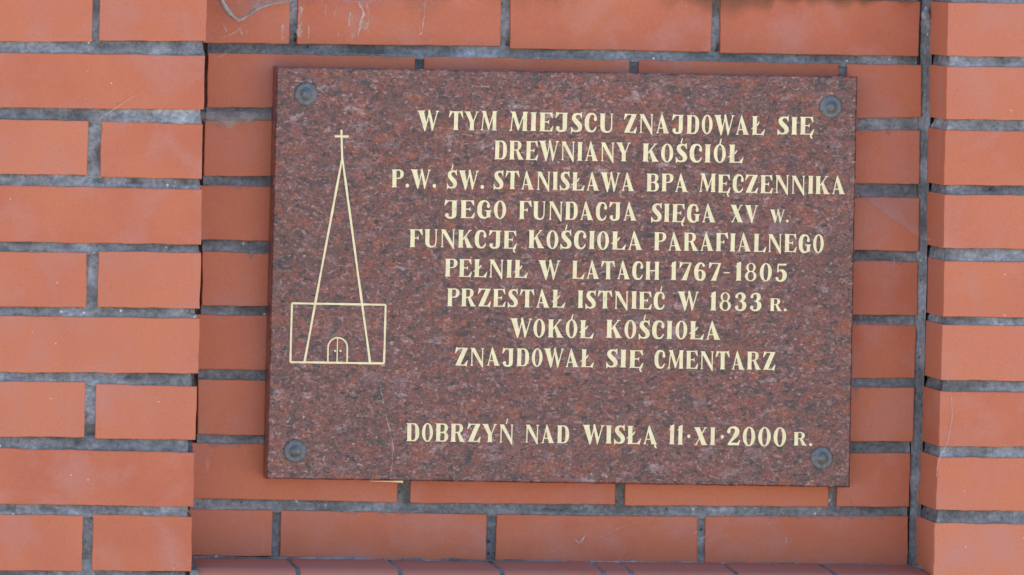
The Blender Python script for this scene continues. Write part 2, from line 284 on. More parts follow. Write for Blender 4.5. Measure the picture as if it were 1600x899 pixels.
# ---------------------------------------------------------------- brickwork
def brick(mb, xl, xr, ztl, ztr, zbr, zbl, y0, depth, seed):
    """one brick: slightly wavy arrises, a small worn bevel, sides running back into the wall"""
    ny = y0 + rnd.uniform(-0.0008, 0.0008); tone = min(1, max(0, rnd.gauss(0.3 if y0 > .1 else 0.52, 0.25)))  # recessed bricks toned redder and darker, imitating light bounced inside the recess
    j = lambda s: rnd.uniform(-s, s)
    cs = [(xl + j(.5), ztl + j(.4)), (xr + j(.5), ztr + j(.4)), (xr + j(.5), zbr + j(.4)), (xl + j(.5), zbl + j(.4))]
    ring = []
    for k in range(4):
        (ax, az), (bx, bz) = cs[k], cs[(k + 1) % 4]; L = math.hypot(bx - ax, bz - az); n = max(3, int(L / 9))
        dx, dz = (bx - ax) / L, (bz - az) / L; nx, nz = -dz, dx
        for i in range(n):
            q = i / n; w = 0.0
            if i: w = 0.55 * vn(seed * 3.7 + k * 11 + i * 0.35) + 0.42 * vn(seed * 9.1 + k * 5 + i * 1.3)
            ring.append((ax + (bx - ax) * q + nx * w, az + (bz - az) * q + nz * w))
    cx = sum(q[0] for q in ring) / len(ring); cz = sum(q[1] for q in ring) / len(ring)
    def ins(q, d):
        x, z = q; hx, hz = (xr - xl) / 2, (ztl - zbl) / 2
        return (cx + (x - cx) * (1 - d / hx), cz + (z - cz) * (1 - d / hz))
    tl = [rnd.uniform(-.7, .7) for _ in range(2)]
    def yy(q): return ny + (tl[0] * (q[0] - cx) / 130 + tl[1] * (q[1] - cz) / 33) * 0.0005
    b = 1.3; N = len(ring)
    A = [P(*ins(q, b), yy(q)) for q in ring]; B = [P(*ins(q, .4), yy(q) + 0.0004) for q in ring]
    D_ = [P(q[0], q[1], yy(q) + 0.0016) for q in ring]; E_ = [P(q[0], q[1], y0 + depth) for q in ring]
    vs = A + B + D_ + E_; fs = [list(range(N))]
    for k in range(3):
        for i in range(N):
            i2 = (i + 1) % N; fs.append([k * N + i, (k + 1) * N + i, (k + 1) * N + i2, k * N + i2])
    mb.add(vs, fs, tone)

def edge_fn(bricks, top):
    pts = []
    for b in bricks:
        pts += [(b[1], b[3] if top else b[6]), (b[2], b[4] if top else b[5])]
    pts.sort(); xs = [q[0] for q in pts]; zs = [q[1] for q in pts]
    return lambda x: float(np.interp(x, xs, zs))

def strip(mb, path, zb, zt, prof, seed, n_across=8, lump=0.0016):
    """a mortar joint along a path of (x mm, y m, inward normal x, inward normal y); prof(v) is its depth in metres from foot to head"""
    rows = []
    for k in range(n_across + 1):
        v = k / n_across; row = []
        for i, (x, y, nx, ny) in enumerate(path):
            s = x * 0.5 + y * 700
            d = prof(v) + lump * vn(s * 0.11 + seed, v * 3.1, seed * 1.7) + lump * 0.6 * vn(s * 0.4, v * 6 + seed, 2.2)
            if 0.45 < v < 1: d += 0.014 * max(0.0, vn(s * 0.09 + seed * 3, seed * 5.3, 1.1) - .45)      # places where the joint has dropped out under the brick
            d = max(d, 0.0009 if v < .35 else 0.0004); lo, hi = zb(x), zt(x)
            z = lo - 3 + v * (hi - lo + 6)
            row.append(P(x + nx * d * 1000, z, y + ny * d))
        rows.append(row)
    mb.grid(rows, flip=False)

struck = lambda v: 0.0022 + 0.0048 * max(0.0, v) ** 1.6
def upright(mb, x0, x1, z0, z1, y0, seed, depth=0.0045, lump=0.0016):
    rows = []; n = max(4, int((z1 - z0) / 4))
    for k in range(n + 1):
        z = z0 - 2 + (z1 - z0 + 4) * k / n; row = []
        for i in range(8):
            q = i / 7; x = x0 - 3 + (x1 - x0 + 6) * q
            d = depth + 0.0012 * math.sin(q * math.pi) + lump * vn(z * 0.09 + seed, q * 2.5, seed) + lump * .7 * vn(z * 0.3, q * 5, seed + 4)
            d += 0.02 * max(0.0, vn(z * 0.05 + seed * 7, q * 1.2, seed * 2) - .42)
            row.append(P(x, z, y0 + d))
        rows.append(row)
    mb.grid(rows)

def box(mb, x0, x1, z0, z1, y0, y1):
    vs = [P(x, z, y) for y in (y0, y1) for z in (z0, z1) for x in (x0, x1)]
    mb.add(vs, [(0, 1, 3, 2), (4, 6, 7, 5), (0, 4, 5, 1), (2, 3, 7, 6), (0, 2, 6, 4), (1, 5, 7, 3)])

def shift(rows, src, dst, dz):
    return [(dst, b[1], b[2]) + tuple(z + dz for z in b[3:]) for b in rows if b[0] == src]
for k_ in range(7):                                     # the wall goes on above the picture
    LEFT += shift(LEFT, 2 - k_, -k_, 160.5); RIGHT += shift(RIGHT, 2 - k_, -k_, 159.5); NICHE += shift(NICHE, 1 - k_, -1 - k_, 161)
LEFT += shift(LEFT, 9, 11, -159); RIGHT += shift(RIGHT, 9, 11, -160)

_edge = {}
for b_ in LEFT: _edge[b_[0]] = max(_edge.get(b_[0], -9999), b_[2])
_gap = {1: 3.2, 2: 1.6, 4: 1.8, 6: 1.6}
NICHE = [(b_[0], _edge.get(b_[0] + 1, -388) + 0.0119 * (_edge.get(b_[0] + 1, -388) + 1499) + _gap.get(b_[0], -4)) + b_[2:] if b_[1] < -380 else b_ for b_ in NICHE]   # first brick of each course stops just short of the pier

wall = root('brick_wall', (0, 0, ZO - 0.51), 'orange brick wall with grey mortar joints and a shallow recess that holds the plaque', 'wall')

def panel(name, rows, y0, depth, label, kind):
    mb, mm = MB(), MB(); cs = sorted(set(b[0] for b in rows))
    by = {c: sorted([b for b in rows if b[0] == c], key=lambda b: b[1]) for c in cs}
    k = 0
    for c in cs:
        for b in by[c]: k += 1; brick(mb, b[1], b[2], b[3], b[4], b[5], b[6], y0, depth, k + y0 * 900 + len(rows))
        for b, d in zip(by[c], by[c][1:]):
            upright(mm, b[2], d[1], min(b[5], d[6]), max(b[4], d[3]), y0, k * 1.3, 0.004 if kind != 'niche' else 0.0055)
    for c, d in zip(cs, cs[1:]):
        zt, zb = edge_fn(by[c], False), edge_fn(by[d], True)
        x0 = max(by[c][0][1], by[d][0][1]); x1 = min(by[c][-1][2], by[d][-1][2])
        path = []
        if kind == 'right':
            e_ = (by[c][0][1] + by[d][0][1]) / 2
            path += [(e_, y, 1, 0) for y in np.linspace(0.12, 0.006, 30)] + [(e_, 0.001, .9, .35), (e_ + 1, 0.0, .5, .8)]
            x0 = e_ + 4
        xs = np.arange(x0, x1, 3.0); path += [(float(x), 0.0 if kind != 'niche' else y0, 0, 1) for x in xs]
        if kind == 'left':
            e_ = (by[c][-1][2] + by[d][-1][2]) / 2; path = [q for q in path if q[0] < e_ - 3]
            path += [(e_ - 1, 0.0, -.5, .8), (e_, 0.001, -.9, .35)] + [(e_, y, -1, 0) for y in np.linspace(0.006, 0.118, 30)]
            if c >= 6: path = [(x, y + (0.009 if abs(x - e_) < 7 and y < .004 else 0), nx, ny) for x, y, nx, ny in path]   # washed-out ends
        strip(mm, path, zb, zt, struck, c * 2.9 + y0 * 40)
    allx = [b[1] for b in rows] + [b[2] for b in rows]; allz = [b[6] for b in rows] + [b[3] for b in rows]
    i0, i1 = (12, 0) if kind == 'right' else (0, 12) if kind == 'left' else (-60, -64)
    box(mm, min(allx) + i0, max(allx) - i1, min(allz) - (9 if kind == 'niche' else 0), max(allz) - (5 if kind == 'niche' else 0), y0 + 0.016, 0.32 if kind == 'niche' else 0.3)
    o = mb.build(name, M_BRICK, wall, label); o2 = mm.build('mortar', M_MORTAR, o, None, True)
    return o, mm

o_left, _ = panel('brick_pier', LEFT, 0.0, 0.118, 'brick pier to the left of the plaque, long and short bricks in turn', 'left')
o_right, _ = panel('brick_pier', RIGHT, 0.0, 0.118, 'brick pier to the right of the plaque with its shaded side showing', 'right')
o_niche, _ = panel('niche_panel', NICHE, 0.12, 0.06, 'recessed brickwork behind the plaque', 'niche')

# mortar fillet in the corner between recess and right pier
mb = MB(); rows = []
for k in range(364):
    z = -352 + k * 3.5; row = []
    for i in range(9):
        q = i / 8; w = 1.6 * vn(z * 0.07, q * 2, 3.3) + 1.0 * vn(z * 0.25, q * 5, 8.8)
        x = 529.5 + 10.5 * q ** 0.8 + (0.9 * vn(z * 0.05, 5.5) if i < 7 else 0); y = 0.1235 - 0.021 * q ** 1.5 + 0.003 * math.sin(q * math.pi) + w * 0.001
        row.append(P(x, z, y))
    rows.append(row)
mb.grid(rows); mb.build('corner_joint', M_MORTAR, wall, 'grey vertical mortar joint in the corner of the recess', True)

# ---------------------------------------------------------------- sill of bullnosed bricks at the foot of the recess
def sill_profile(off=0.0):
    pr = [(0.119, -346.5 - off), (0.08, -347.8 - off), (0.04, -349 - off), (0.026, -349.6 - off)]
    cy, cz, R = 0.023, -376.6, 0.027 - off / 1000
    for k in range(1, 11):
        t = math.pi / 2 * k / 10; pr.append((cy - R * math.sin(t), cz + R * 1000 * math.cos(t)))
    pr += [(cy - R, -405), (cy - R, -450), (0.119, -450)]
    return pr
cuts = [-381.5, -256.8, -130.1, -2.9, 124.0, 158.8, 290.3, 415.0, 535.5]
sb = MB()
for i, (a0, a1) in enumerate(zip(cuts, cuts[1:])):
    a0 += 2.6 if i else 0; a1 -= 2.6 if i < 7 else 0; dz = rnd.uniform(-.5, .5); pr = sill_profile(); tn = rnd.uniform(.2, .9)
    xs = [(a0, 1.6, 1), (a0 + .5, .5, 0), (a0 + 1.6, 0, 0)] + [(a0 + (a1 - a0) * q, 0, 0) for q in (.25, .5, .75)] + [(a1 - 1.6, 0, 0), (a1 - .5, .5, 0), (a1, 1.6, 0)]
    rows = []
    for x, s_, _ in xs:
        q_ = sill_profile(s_); rows.append([P(x, z + dz, y) for y, z in q_])
    sb.grid(rows, tn)
    n = len(rows[0]); sb.add(rows[0], [list(range(n))], tn); sb.add(rows[-1], [list(range(n))[::-1]], tn)
o_sill = sb.build('window_sill'.replace('window_', 'brick_'), M_LEDGE, wall, 'sloping ledge of rounded bricks along the foot of the recess', True)
sm = MB(); rows = []
for x in np.arange(-383, 537, 2.5):
    rows.append([P(float(x), z + .5 * vn(x * .2, i * .8), y) for i, (y, z) in enumerate(sill_profile(1.1))])
sm.grid(rows)
for zc, x0, x1, rr in ((-346.0, -380, 536, 0.0022),):      # bead along the back of the ledge
    pts = [P(float(x), zc - (x + 380) * 0.0022 + .8 * vn(x * .04, 1.1), 0.1175) for x in np.arange(x0, x1, 6)]
    sm.tube(pts, [rr * (1 + .5 * vn(i * .33, 7.7)) for i in range(len(pts))], 7)
rows = []                                                    # joint between ledge and left pier
for k in range(40):
    z = -345 - k * 2.6; rows.append([P(-391 + 11 * q, z, 0.004 + .0018 * vn(z * .1, q * 3, 4.4) + (0.03 if z > -352 else 0)) for q in (0, .25, .5, .75, 1)])
sm.grid(rows)
pts = [P(533 + k * .8, -347 - k * .05 + .4 * vn(k * .9), 0.112 - k * 0.0065) for k in range(9)]; sm.tube(pts, [.0022, .003, .003, .0026, .003, .003, .003, .0024, .001], 7)
sm.build('mortar', M_SILLM, o_sill, None, True)

# ---------------------------------------------------------------- marks on the brickwork
M_LIME = web_mat('lime_stain', (0.62, 0.52, 0.46), 0.05, 0.95, (1, 1, 0.5), 130)
M_WEB = web_mat('dusty_web', (0.42, 0.37, 0.33), 0.15, 0.75, (1, 1, 1), 45)
M_FINE = web_mat('thin_web', (0.45, 0.38, 0.38), 0.12, 0.5, (1, 1, 1), 35)
M_THREAD = web_mat('spider_silk', (0.6, 0.5, 0.43), 0.4, 0.9, (1, 1, 1), 90)

ls = MB()
def drip(pts, w, y=0.1182, tone=1.0):
    pts = [Vector((a_, b_, 0)) for a_, b_ in pts]; fine = []
    for a_, b_ in zip(pts, pts[1:]):
        n = max(2, int((b_ - a_).length / 1.6)); fine += [a_.lerp(b_, i / n) for i in range(n)]
    fine.append(pts[-1]); L = []; R_ = []; n = len(fine)
    for i, q in enumerate(fine):
        d = (fine[min(i + 1, n - 1)] - fine[max(0, i - 1)]).normalized(); nn = Vector((-d.y, d.x, 0))
        ww = w * (0.55 + .5 * vn(i * .5, q.x) + .15) * min(1, (i + 1) / 3, (n - i) / 2); q = q + nn * .7 * vn(i * .33, q.x * .7, 3)
        L.append(P(q.x + nn.x * ww, q.y + nn.y * ww, y)); R_.append(P(q.x - nn.x * ww, q.y - nn.y * ww, y))
    W_ = lambda a_, b_, f: [tuple(Vector(p_).lerp(Vector(q_), f)) for p_, q_ in zip(a_, b_)]
    ls.grid([W_(L, R_, -.5), L], tone * .35); ls.grid([L, W_(L, R_, .5), R_], tone * .9); ls.grid([R_, W_(L, R_, 1.5)], tone * .35)   # soft edges
S = STREAKS
for i0, w in ((0, 1.6), (2, 2.4), (4, .9), (6, 1.1), (8, .9), (10, 1.0), (16, .8)): drip(S[i0:i0 + 2], w)
drip([(-182, 347), (-177, 338), (-175, 331), (-179, 322), (-182, 304)], 1.5); drip([(-172, 345), (-168, 326), (-174, 312)], 2.6, tone=.45); drip([(-190, 330), (-186, 312), (-189, 300)], 2.5, tone=.35)
drip(S[18:21], .8); drip([(-104, 312), (-110, 330), (-97, 352)], .5, tone=.5)
drip([(-352, 318), (-345, 306)], 1.0); drip([(-330, 312), (-326, 303)], 1.2); drip([(-322, 310), (-318, 302)], .9, tone=.8); drip([(-356, 299), (-340, 303), (-322, 315)], .9, tone=.6)
drip([(104, -318), (108, -323), (112, -321), (117, -312)], .9); drip([(262, -318), (276, -306)], .7, tone=.7); drip([(254, -311), (258, -307)], 1.3)
drip([(-360, 272), (-345, 280)], .6, tone=.8); drip([(371, -322), (371, -312)], 1.6, tone=.8); drip([(135, -316), (168, -300)], .5, tone=.5); drip([(345, -300), (362, -283)], .5, tone=.6)
for _ in range(46):
    x, z = rnd.uniform(-370, 525), rnd.choice([rnd.uniform(-340, -285), rnd.uniform(-262, -250), rnd.uniform(292, 352), rnd.uniform(284, 350)])
    s_ = rnd.uniform(1.0, 2.6); drip([(x, z), (x + rnd.uniform(-1, 1) * s_, z - s_)], rnd.uniform(.5, 1.0), tone=rnd.uniform(.5, 1))
for x, z in ((459, -30), (468, 88), (478, 218), (480, 228), (470, -140), (500, 40)): drip([(x, z), (x + 2, z - 6), (x + 1, z - 13)], .5, tone=.6)
ls.build('lime_stains', M_LIME, o_niche, 'whitish runs and droppings on the recessed bricks')
lm = MB()
for k, (dx, dz, s_) in enumerate(((0, 0, 5.2), (1.0, 7.5, 3.2))):
    rows = []
    for i in range(9):
        t = math.pi * i / 8
        rows.append([P(531.5 + dx + s_ * math.sin(t) * math.cos(q) * (1 + .2 * vn(q, i * .6)), 344 + dz + s_ * 1.35 * math.cos(t), 0.107 + 0.001 * s_ * math.sin(t) * math.sin(q)) for q in np.linspace(0, 2 * math.pi, 13)])
    lm.grid(rows)
lm.build('mortar_lump', M_SILLM, wall, 'small rounded grey lump high in the right corner of the recess', True)
ms = MB()                                                       # dirt washed down over the heads of the top bricks
def smear(x0, x1, zt, h0, amt, sd):
    xs = np.arange(x0, x1, 4.0); K = 9
    pt = lambda x, k: P(float(x), zt - k / K * h0 * (1 + .6 * vn(x * .02, sd) + .4 * vn(x * .09, sd + 3)), 0.1184 - .0006 * math.sin(k / K * math.pi))
    for xa, xb in zip(xs, xs[1:]):
        for k in range(K):
            f = min(1, (xa - x0) / 60, (x1 - xa) / 40) * (1 - k / K) ** 1.3
            ms.add([pt(xa, k), pt(xb, k), pt(xb, k + 1), pt(xa, k + 1)], [(0, 1, 2, 3)], max(0, f * amt))
smear(180, 540, 368, 22, .85, 2.2); smear(-330, 100, 366, 26, .28, 5.2)
t = NT('washed_down_dirt'); t.set(Base_Color=t.ramp(t.noise(t.map(), 60, 5, .7), [(.3, (.10, .06, .03)), (.7, (.20, .14, .08))]), Roughness=1.0, Specular_IOR_Level=0.0, Alpha=t.math('MULTIPLY', t.ramp(t.noise(t.map((1, 1, 1)), 28, 4, .6), [(.25, .55), (.7, 1.0)]), t.attr('tone'), True))
ms.build('dirt_smear', t.m, o_niche, 'brownish dirt washed down from the head of the recess', True)

sm_ = MB()                                                      # mortar smeared over the brick edges when the joints were struck
def edge_smear(x0, x1, z, h, y, sd, amt=1.0):
    xs = np.arange(x0, x1, 2.0); K = 5
    hh = lambda x: h * max(0.0, .55 + .7 * vn(x * .11, sd) + .5 * vn(x * .35, sd + 2)) * min(1, (x - x0) / 8, (x1 - x) / 8)
    pt = lambda x, k: P(float(x), z + 1.2 - k / K * (hh(x) + 1.2), y - .0009)
    for xa, xb in zip(xs, xs[1:]):
        for k in range(K): sm_.add([pt(xa, k), pt(xb, k), pt(xb, k + 1), pt(xa, k + 1)], [(0, 1, 2, 3)], amt * (1 - .75 * k / K))
zrow = {b_[0]: (b_[3] + b_[4]) / 2 for b_ in NICHE}
for x0, x1, rw, h, a_ in ((448, 500, 2, 9, .7), (447, 478, 6, 12, .5), (-318, -288, 4, 11, .8), (-310, -288, 6, 9, .6), (-270, -120, 1, 4, .8), (20, 150, 1, 4, .8), (300, 420, 1, 3.5, .7), (-200, -90, 8, 4, .7), (60, 230, 8, 3.5, .7), (330, 500, 8, 4, .6), (452, 520, 4, 4, .6), (-365, -300, 3, 3.5, .6), (450, 520, 5, 4, .5), (-360, -300, 7, 3.5, .6)):
    edge_smear(x0, x1, zrow[rw], h, 0.12, x0 * .13 + rw, a_)
t = NT('smeared_mortar'); t.set(Base_Color=t.ramp(t.noise(t.map(), 90, 5, .7), [(.3, (.20, .19, .19)), (.7, (.36, .34, .34))]), Roughness=.95, Specular_IOR_Level=.1, Alpha=t.math('MULTIPLY', t.ramp(t.noise(t.map((1, 1, .7)), 120, 5, .7), [(.36, .05), (.6, .9)]), t.attr('tone'), True))
sm_.build('mortar_smear', t.m, o_niche, 'grey mortar smeared over the upper edges of some recessed bricks')

# ---------------------------------------------------------------- cobwebs
def curve(pts, n=8):
    q = [Vector(p_) for p_ in pts]; out = []
    for i in range(len(q) - 1):
        p0, p1, p2, p3 = q[max(i - 1, 0)], q[i], q[i + 1], q[min(i + 2, len(q) - 1)]
        for k in range(n):
            s_ = k / n; out.append(0.5 * ((2 * p1) + (p2 - p0) * s_ + (2 * p0 - 5 * p1 + 4 * p2 - p3) * s_ ** 2 + (3 * p1 - p0 - 3 * p2 + p3) * s_ ** 3))
    return out + [q[-1]]
def web_thing(name, loc, label, cat, build, group=None):
    rt = root(name, loc, label, cat, group); build(rt); return rt
def web_a(rt):
    c = curve([P(x, z, 0.10) for x, z in WEB1]); n = len(c); c0 = c[:58]
    m = MB(); nn = len(c0)
    m.tube([tuple(q) for q in c0], [0.0036 * (1 - .8 * i / nn) * (1 + .35 * vn(i * .45, 1.9)) for i in range(nn)], 7, 1.0)
    m.build('web_edge', M_WEB_EDGE, rt, None, True)
    m = MB()
    for k in range(9):                                   # loose veil above the strand, thinning upwards and to the right
        for i in range(n - 1):
            row = []
            for kk in (k, k + 1):
                for ii in (i, i + 1):
                    q = c[ii]; top = Vector((q.x + .006, 0.1185, ZO + .366 + .006 * vn(ii * .15))); w = kk / 9
                    row.append(tuple(q.lerp(top, w) + Vector((0, .003 * math.sin(w * math.pi) + .002 * vn(ii * .3, kk * .9), 0))))
            m.add([row[0], row[1], row[3], row[2]], [(0, 1, 2, 3)], (.85 if i > 34 else .2) * max(0.0, (1 - k / 11)) * (1 - max(0, i - 55) / (n - 56)))
    m.build('web_sheet', M_WEB, rt, None, True)
t = NT('thick_dusty_web'); t.set(Base_Color=t.ramp(t.noise(t.map(), 90, 5, .7), [(.35, (.20, .185, .16)), (.7, (.46, .42, .36))]), Roughness=1.0, Specular_IOR_Level=0.0); M_WEB_EDGE = t.m
web_thing('cobweb', P(-334, 320, .1), 'thick sagging dusty cobweb strand at the upper left corner of the recess', 'cobweb', web_a)
def web_b(rt):
    m = MB(); A, B = Vector(P(443, 127, .1)), Vector(P(447, 130, .118)); T0, T1 = Vector(P(536, 62, .098)), Vector(P(531, 118, .118)); NA = 26
    pt = lambda s_, q: A.lerp(B, s_).lerp(T0.lerp(T1, s_), q) + Vector((0, 0, -.003 * math.sin(q * math.pi) + .0008 * vn(q * 9, s_ * 4)))
    for k in range(14):
        for i in range(NA):
            s0, s1 = k / 14, (k + 1) / 14
            m.add([tuple(pt(s0, i / NA)), tuple(pt(s0, (i + 1) / NA)), tuple(pt(s1, (i + 1) / NA)), tuple(pt(s1, i / NA))], [(0, 1, 2, 3)], (.75 * (1 - s0) ** 2 + .45) * (1 if k else .6) * min(1, (NA - i) / 4))
    m.build('web_sheet', M_FINE, rt, None, True)
    m = MB(); e_ = [Vector(P(531, 66, .1)), Vector(P(541, 63, .085)), Vector(P(549, 66, .06))]
    m.tube([tuple(q) for q in e_], 0.0016, 5, .5); m.build('web_edge', M_WEB, rt, None, True)
web_thing('cobweb', P(530, 66, .1), 'sheer triangular cobweb between the right edge of the plaque and the corner joint', 'cobweb', web_b)
def web_c(rt):
    m = MB(); rows = []
    for k in range(9):
        s_ = k / 8; row = []
        for i in range(31):
            q = i / 30; x = -384 + 95 * q; zt = 207 + 1 * q; zb = 197 - 9 * math.sin(min(1, q * 1.25) * math.pi) ** 1.2 - 2.5 * vn(q * 7, 4.2) - 1.5 * vn(q * 21, 1.2)
            row.append(P(x, zt + (zb - zt) * s_, 0.116 - .006 * math.sin(s_ * math.pi)))
        rows.append(row)
    m.grid(rows, .9); m.build('web_sheet', M_WEB, rt, None, True)
web_thing('cobweb', P(-340, 200, .116), 'small ragged dusty cobweb over the mortar joint left of the plaque top', 'cobweb', web_c)
def thread(pts, y, rad, label):
    def f(rt):
        m = MB(); c = curve([P(x, z, y) for x, z in pts], 10); m.tube([tuple(q) for q in c], [rad * (1 + .5 * vn(i * .5, 3.3)) for i in range(len(c))], 5, .42); m.build('silk', M_THREAD, rt, None, True)
    web_thing('spider_thread', P(pts[0][0], pts[0][1], y), label, 'thread', f, 'loose spider threads on the piers')
thread([TH1[0], ((TH1[0][0] + TH1[2][0]) / 2, (TH1[0][1] + TH1[2][1]) / 2 + .5), TH1[2]], -0.003, 0.0006, 'single straight spider thread slanting across a joint of the left pier')
thread(TH2, -0.002, 0.0006, 'thin wavy spider thread hanging down the edge of the right pier')

# ---------------------------------------------------------------- granite plaque
plq = root('granite_plaque', P(77, -246, PL_Y), 'polished red brown granite plaque with cream Polish inscription and church drawing', 'plaque')
def plq_pt(u_, v_):                                   # u, v in 0..1 across the slab
    (ax, az), (bx, bz), (cx, cz), (dx, dz) = PLAQUE
    return ((ax * (1 - u_) + bx * u_) * (1 - v_) + (dx * (1 - u_) + cx * u_) * v_, (az * (1 - u_) + bz * u_) * (1 - v_) + (dz * (1 - u_) + cz * u_) * v_)
sl = MB(); corner = [plq_pt(0, 0), plq_pt(1, 0), plq_pt(1, 1), plq_pt(0, 1)]; ring = []
for k in range(4):
    (ax, az), (bx, bz) = corner[k], corner[(k + 1) % 4]; n = 60
    for i in range(n):
        q = i / n; w = (0.35 * vn(k * 40 + i * .8) - 0.5 * max(0, vn(k * 9 + i * .45, 7.7) - .45)) if i else 0; dx, dz = (bx - ax), (bz - az); L = math.hypot(dx, dz)
        ring.append((ax + dx * q + dz / L * w, az + dz * q - dx / L * w))
cx, cz = plq_pt(.5, .5); N = len(ring)
ins = lambda q, d: (cx + (q[0] - cx) * (1 - d / 365), cz + (q[1] - cz) * (1 - d / 256))
vs = [P(*ins(q, 2.0), PL_Y) for q in ring] + [P(*q, PL_Y + .0018) for q in ring] + [P(*q, 0.114) for q in ring]
fs = [list(range(N)), [2 * N + i for i in range(N)][::-1]]
for k in range(2): fs += [[k * N + i, (k + 1) * N + i, (k + 1) * N + (i + 1) % N, k * N + (i + 1) % N] for i in range(N)]
sl.add(vs, fs); sl.build('slab', M_GRAN, plq)
sc_ = MB()
def fineline(mb, pts, w, y=PL_Y - .0005, tone=1.0):
    L = []; R_ = []; q = curve([(a_, b_, 0) for a_, b_ in pts], 14); n = len(q)
    for i, p_ in enumerate(q):
        d = (q[min(i + 1, n - 1)] - q[max(0, i - 1)]).normalized(); ww = w * (1 + .6 * vn(i * .5, 6.1)); x, z = p_.x + .6 * vn(i * .4, 2.7), p_.y
        L.append(P(x - d.y * ww, z + d.x * ww, y)); R_.append(P(x + d.y * ww, z - d.x * ww, y))
    mb.grid([L, R_], tone)
fineline(sc_, [(-150, -130), (-147.7, -141), (-139.8, -172.8), (-132.8, -204.5), (-135.3, -240)], .45, tone=.75)
sc_.build('scratch', M_LIME, plq, 'faint pale vertical scratch below the church drawing')
ad = MB(); pts = [P(x, -246.5 - .5 * math.sin(x), .084) for x in np.linspace(-160, -119, 14)]; ad.tube(pts, [.0003 + .0016 * (i / 13) ** 3 for i in range(14)], 6)
ad.build('adhesive_bead', M_PAINT, plq, 'pale bead of adhesive under the lower edge', True)

# bolts: domed cap nut on a round washer
for i, (bx, bz) in enumerate(BOLTS):
    def lathe(mb, prof, n=36):
        rows = [[P(bx + r_ * math.cos(t), bz + r_ * math.sin(t), PL_Y - h_ / 1000) for t in np.linspace(0, 2 * math.pi, n + 1)] for r_, h_ in prof]
        mb.grid(rows)
    m = MB(); lathe(m, [(14.3, -.5), (14.3, .9), (13.6, 1.8), (12.0, 2.3), (9.8, 2.6), (8.4, 2.8)])
    w = m.build('bolt', M_METAL, plq, ('round grey bolt head at the upper left corner', 'round grey bolt head at the upper right corner', 'round dark bolt head at the lower left corner', 'round dark bolt head at the lower right corner')[i], True)
    m = MB(); lathe(m, [(8.6, 2.7), (7.6, 3.2), (6.6, 4.0), (5.4, 5.0), (4.0, 5.9), (2.4, 6.5), (1.0, 6.8), (0.01, 6.85)])
    m.build('dome_cap', M_METAL, w, None, True)

# ---------------------------------------------------------------- lettering: a thick-and-thin roman drawn stroke by stroke
T = .265; H = .075
def rect(x0, y0, x1, y1): return ('p', [(x0, y0), (x1, y0), (x1, y1), (x0, y1)])
def poly(*p_): return ('p', list(p_))
def brush(*p_): return ('b', list(p_))
def stem(x, w=T, top=True, bot=True, y0=0, y1=1):
    o = [rect(x, y0, x + w, y1)]
    if bot: o.append(poly((x - .07, y0), (x + w + .07, y0), (x + w, y0 + .075), (x, y0 + .075)))
    if top: o.append(poly((x, y1 - .075), (x + w, y1 - .075), (x + w + .07, y1), (x - .07, y1)))
    return o
def thin(x0, y0, x1, y1, w=H): 
    d = math.hypot(x1 - x0, y1 - y0); nx, ny = -(y1 - y0) / d * w / 2, (x1 - x0) / d * w / 2
    return poly((x0 + nx, y0 + ny), (x1 + nx, y1 + ny), (x1 - nx, y1 - ny), (x0 - nx, y0 - ny))
def oval(w, h=1.0, t=.21, y=0.0, x=0.0):        # narrow letter O: heavy sides, fine crown and foot
    cx_, cy_ = x + w / 2, y + h / 2
    return ('o', cx_, cy_, w / 2, h / 2 + .02, w / 2 - t, h / 2 - .055)
ACUTE = lambda x, y=1.0: [poly((x - .03, y + .06), (x + .06, y + .03), (x + .13, y + .34), (x + .06, y + .36))]
def ogonek(x): return [brush((x, .03, .04), (x - .03, -.07, .055), (x + .02, -.17, .045), (x + .08, -.2, .02))]
def g_S():
    return [brush((.55, .80, .025), (.50, .92, .05), (.34, .955, .055), (.18, .86, .10), (.16, .71, .125), (.27, .56, .135), (.42, .42, .135), (.50, .28, .13), (.47, .13, .10), (.32, .045, .055), (.14, .07, .05), (.05, .2, .03)),
            poly((.47, .94), (.60, 1.1), (.615, .70), (.56, .72)), poly((.0, -.1), (-.02, .29), (.035, .28), (.13, .06))]
def g_C(G=False):
    o = [brush((.60, .70, .10), (.60, .82, .06), (.52, .93, .055), (.38, .965, .055), (.23, .89, .10), (.14, .70, .125), (.125, .5, .132), (.14, .28, .125), (.23, .11, .10), (.38, .035, .055), (.52, .07, .055), (.60, .17, .05), (.64, .27, .03)), brush((.60, .72, .085), (.60, .66, .085))]
    if G: o = o[:1] + o[1:] + [poly((.50, .06), (.72, .06), (.72, .44), (.50, .44)), rect(.40, .40, .78, .47)]
    return o
def g_E(ogo=False):
    o = stem(.04) + [rect(.2, .93, .66, 1.0), poly((.55, .95), (.72, 1.04), (.76, .68), (.70, .70)), rect(.2, 0, .68, .07), poly((.56, .05), (.72, -.04), (.80, .32), (.74, .31)),
         rect(.2, .47, .50, .545), poly((.42, .505), (.56, .66), (.54, .36))]
    return o + (ogonek(.64) if ogo else [])
def g_L(bar=False):
    o = stem(.06) + [rect(.2, 0, .70, .07), poly((.56, .05), (.74, -.05), (.84, .31), (.78, .30))]
    if bar: o += [poly((-.08, .30), (.02, .38), (.28, .52), (.42, .70), (.50, .68), (.40, .50), (.30, .44), (.04, .30))]
    return o
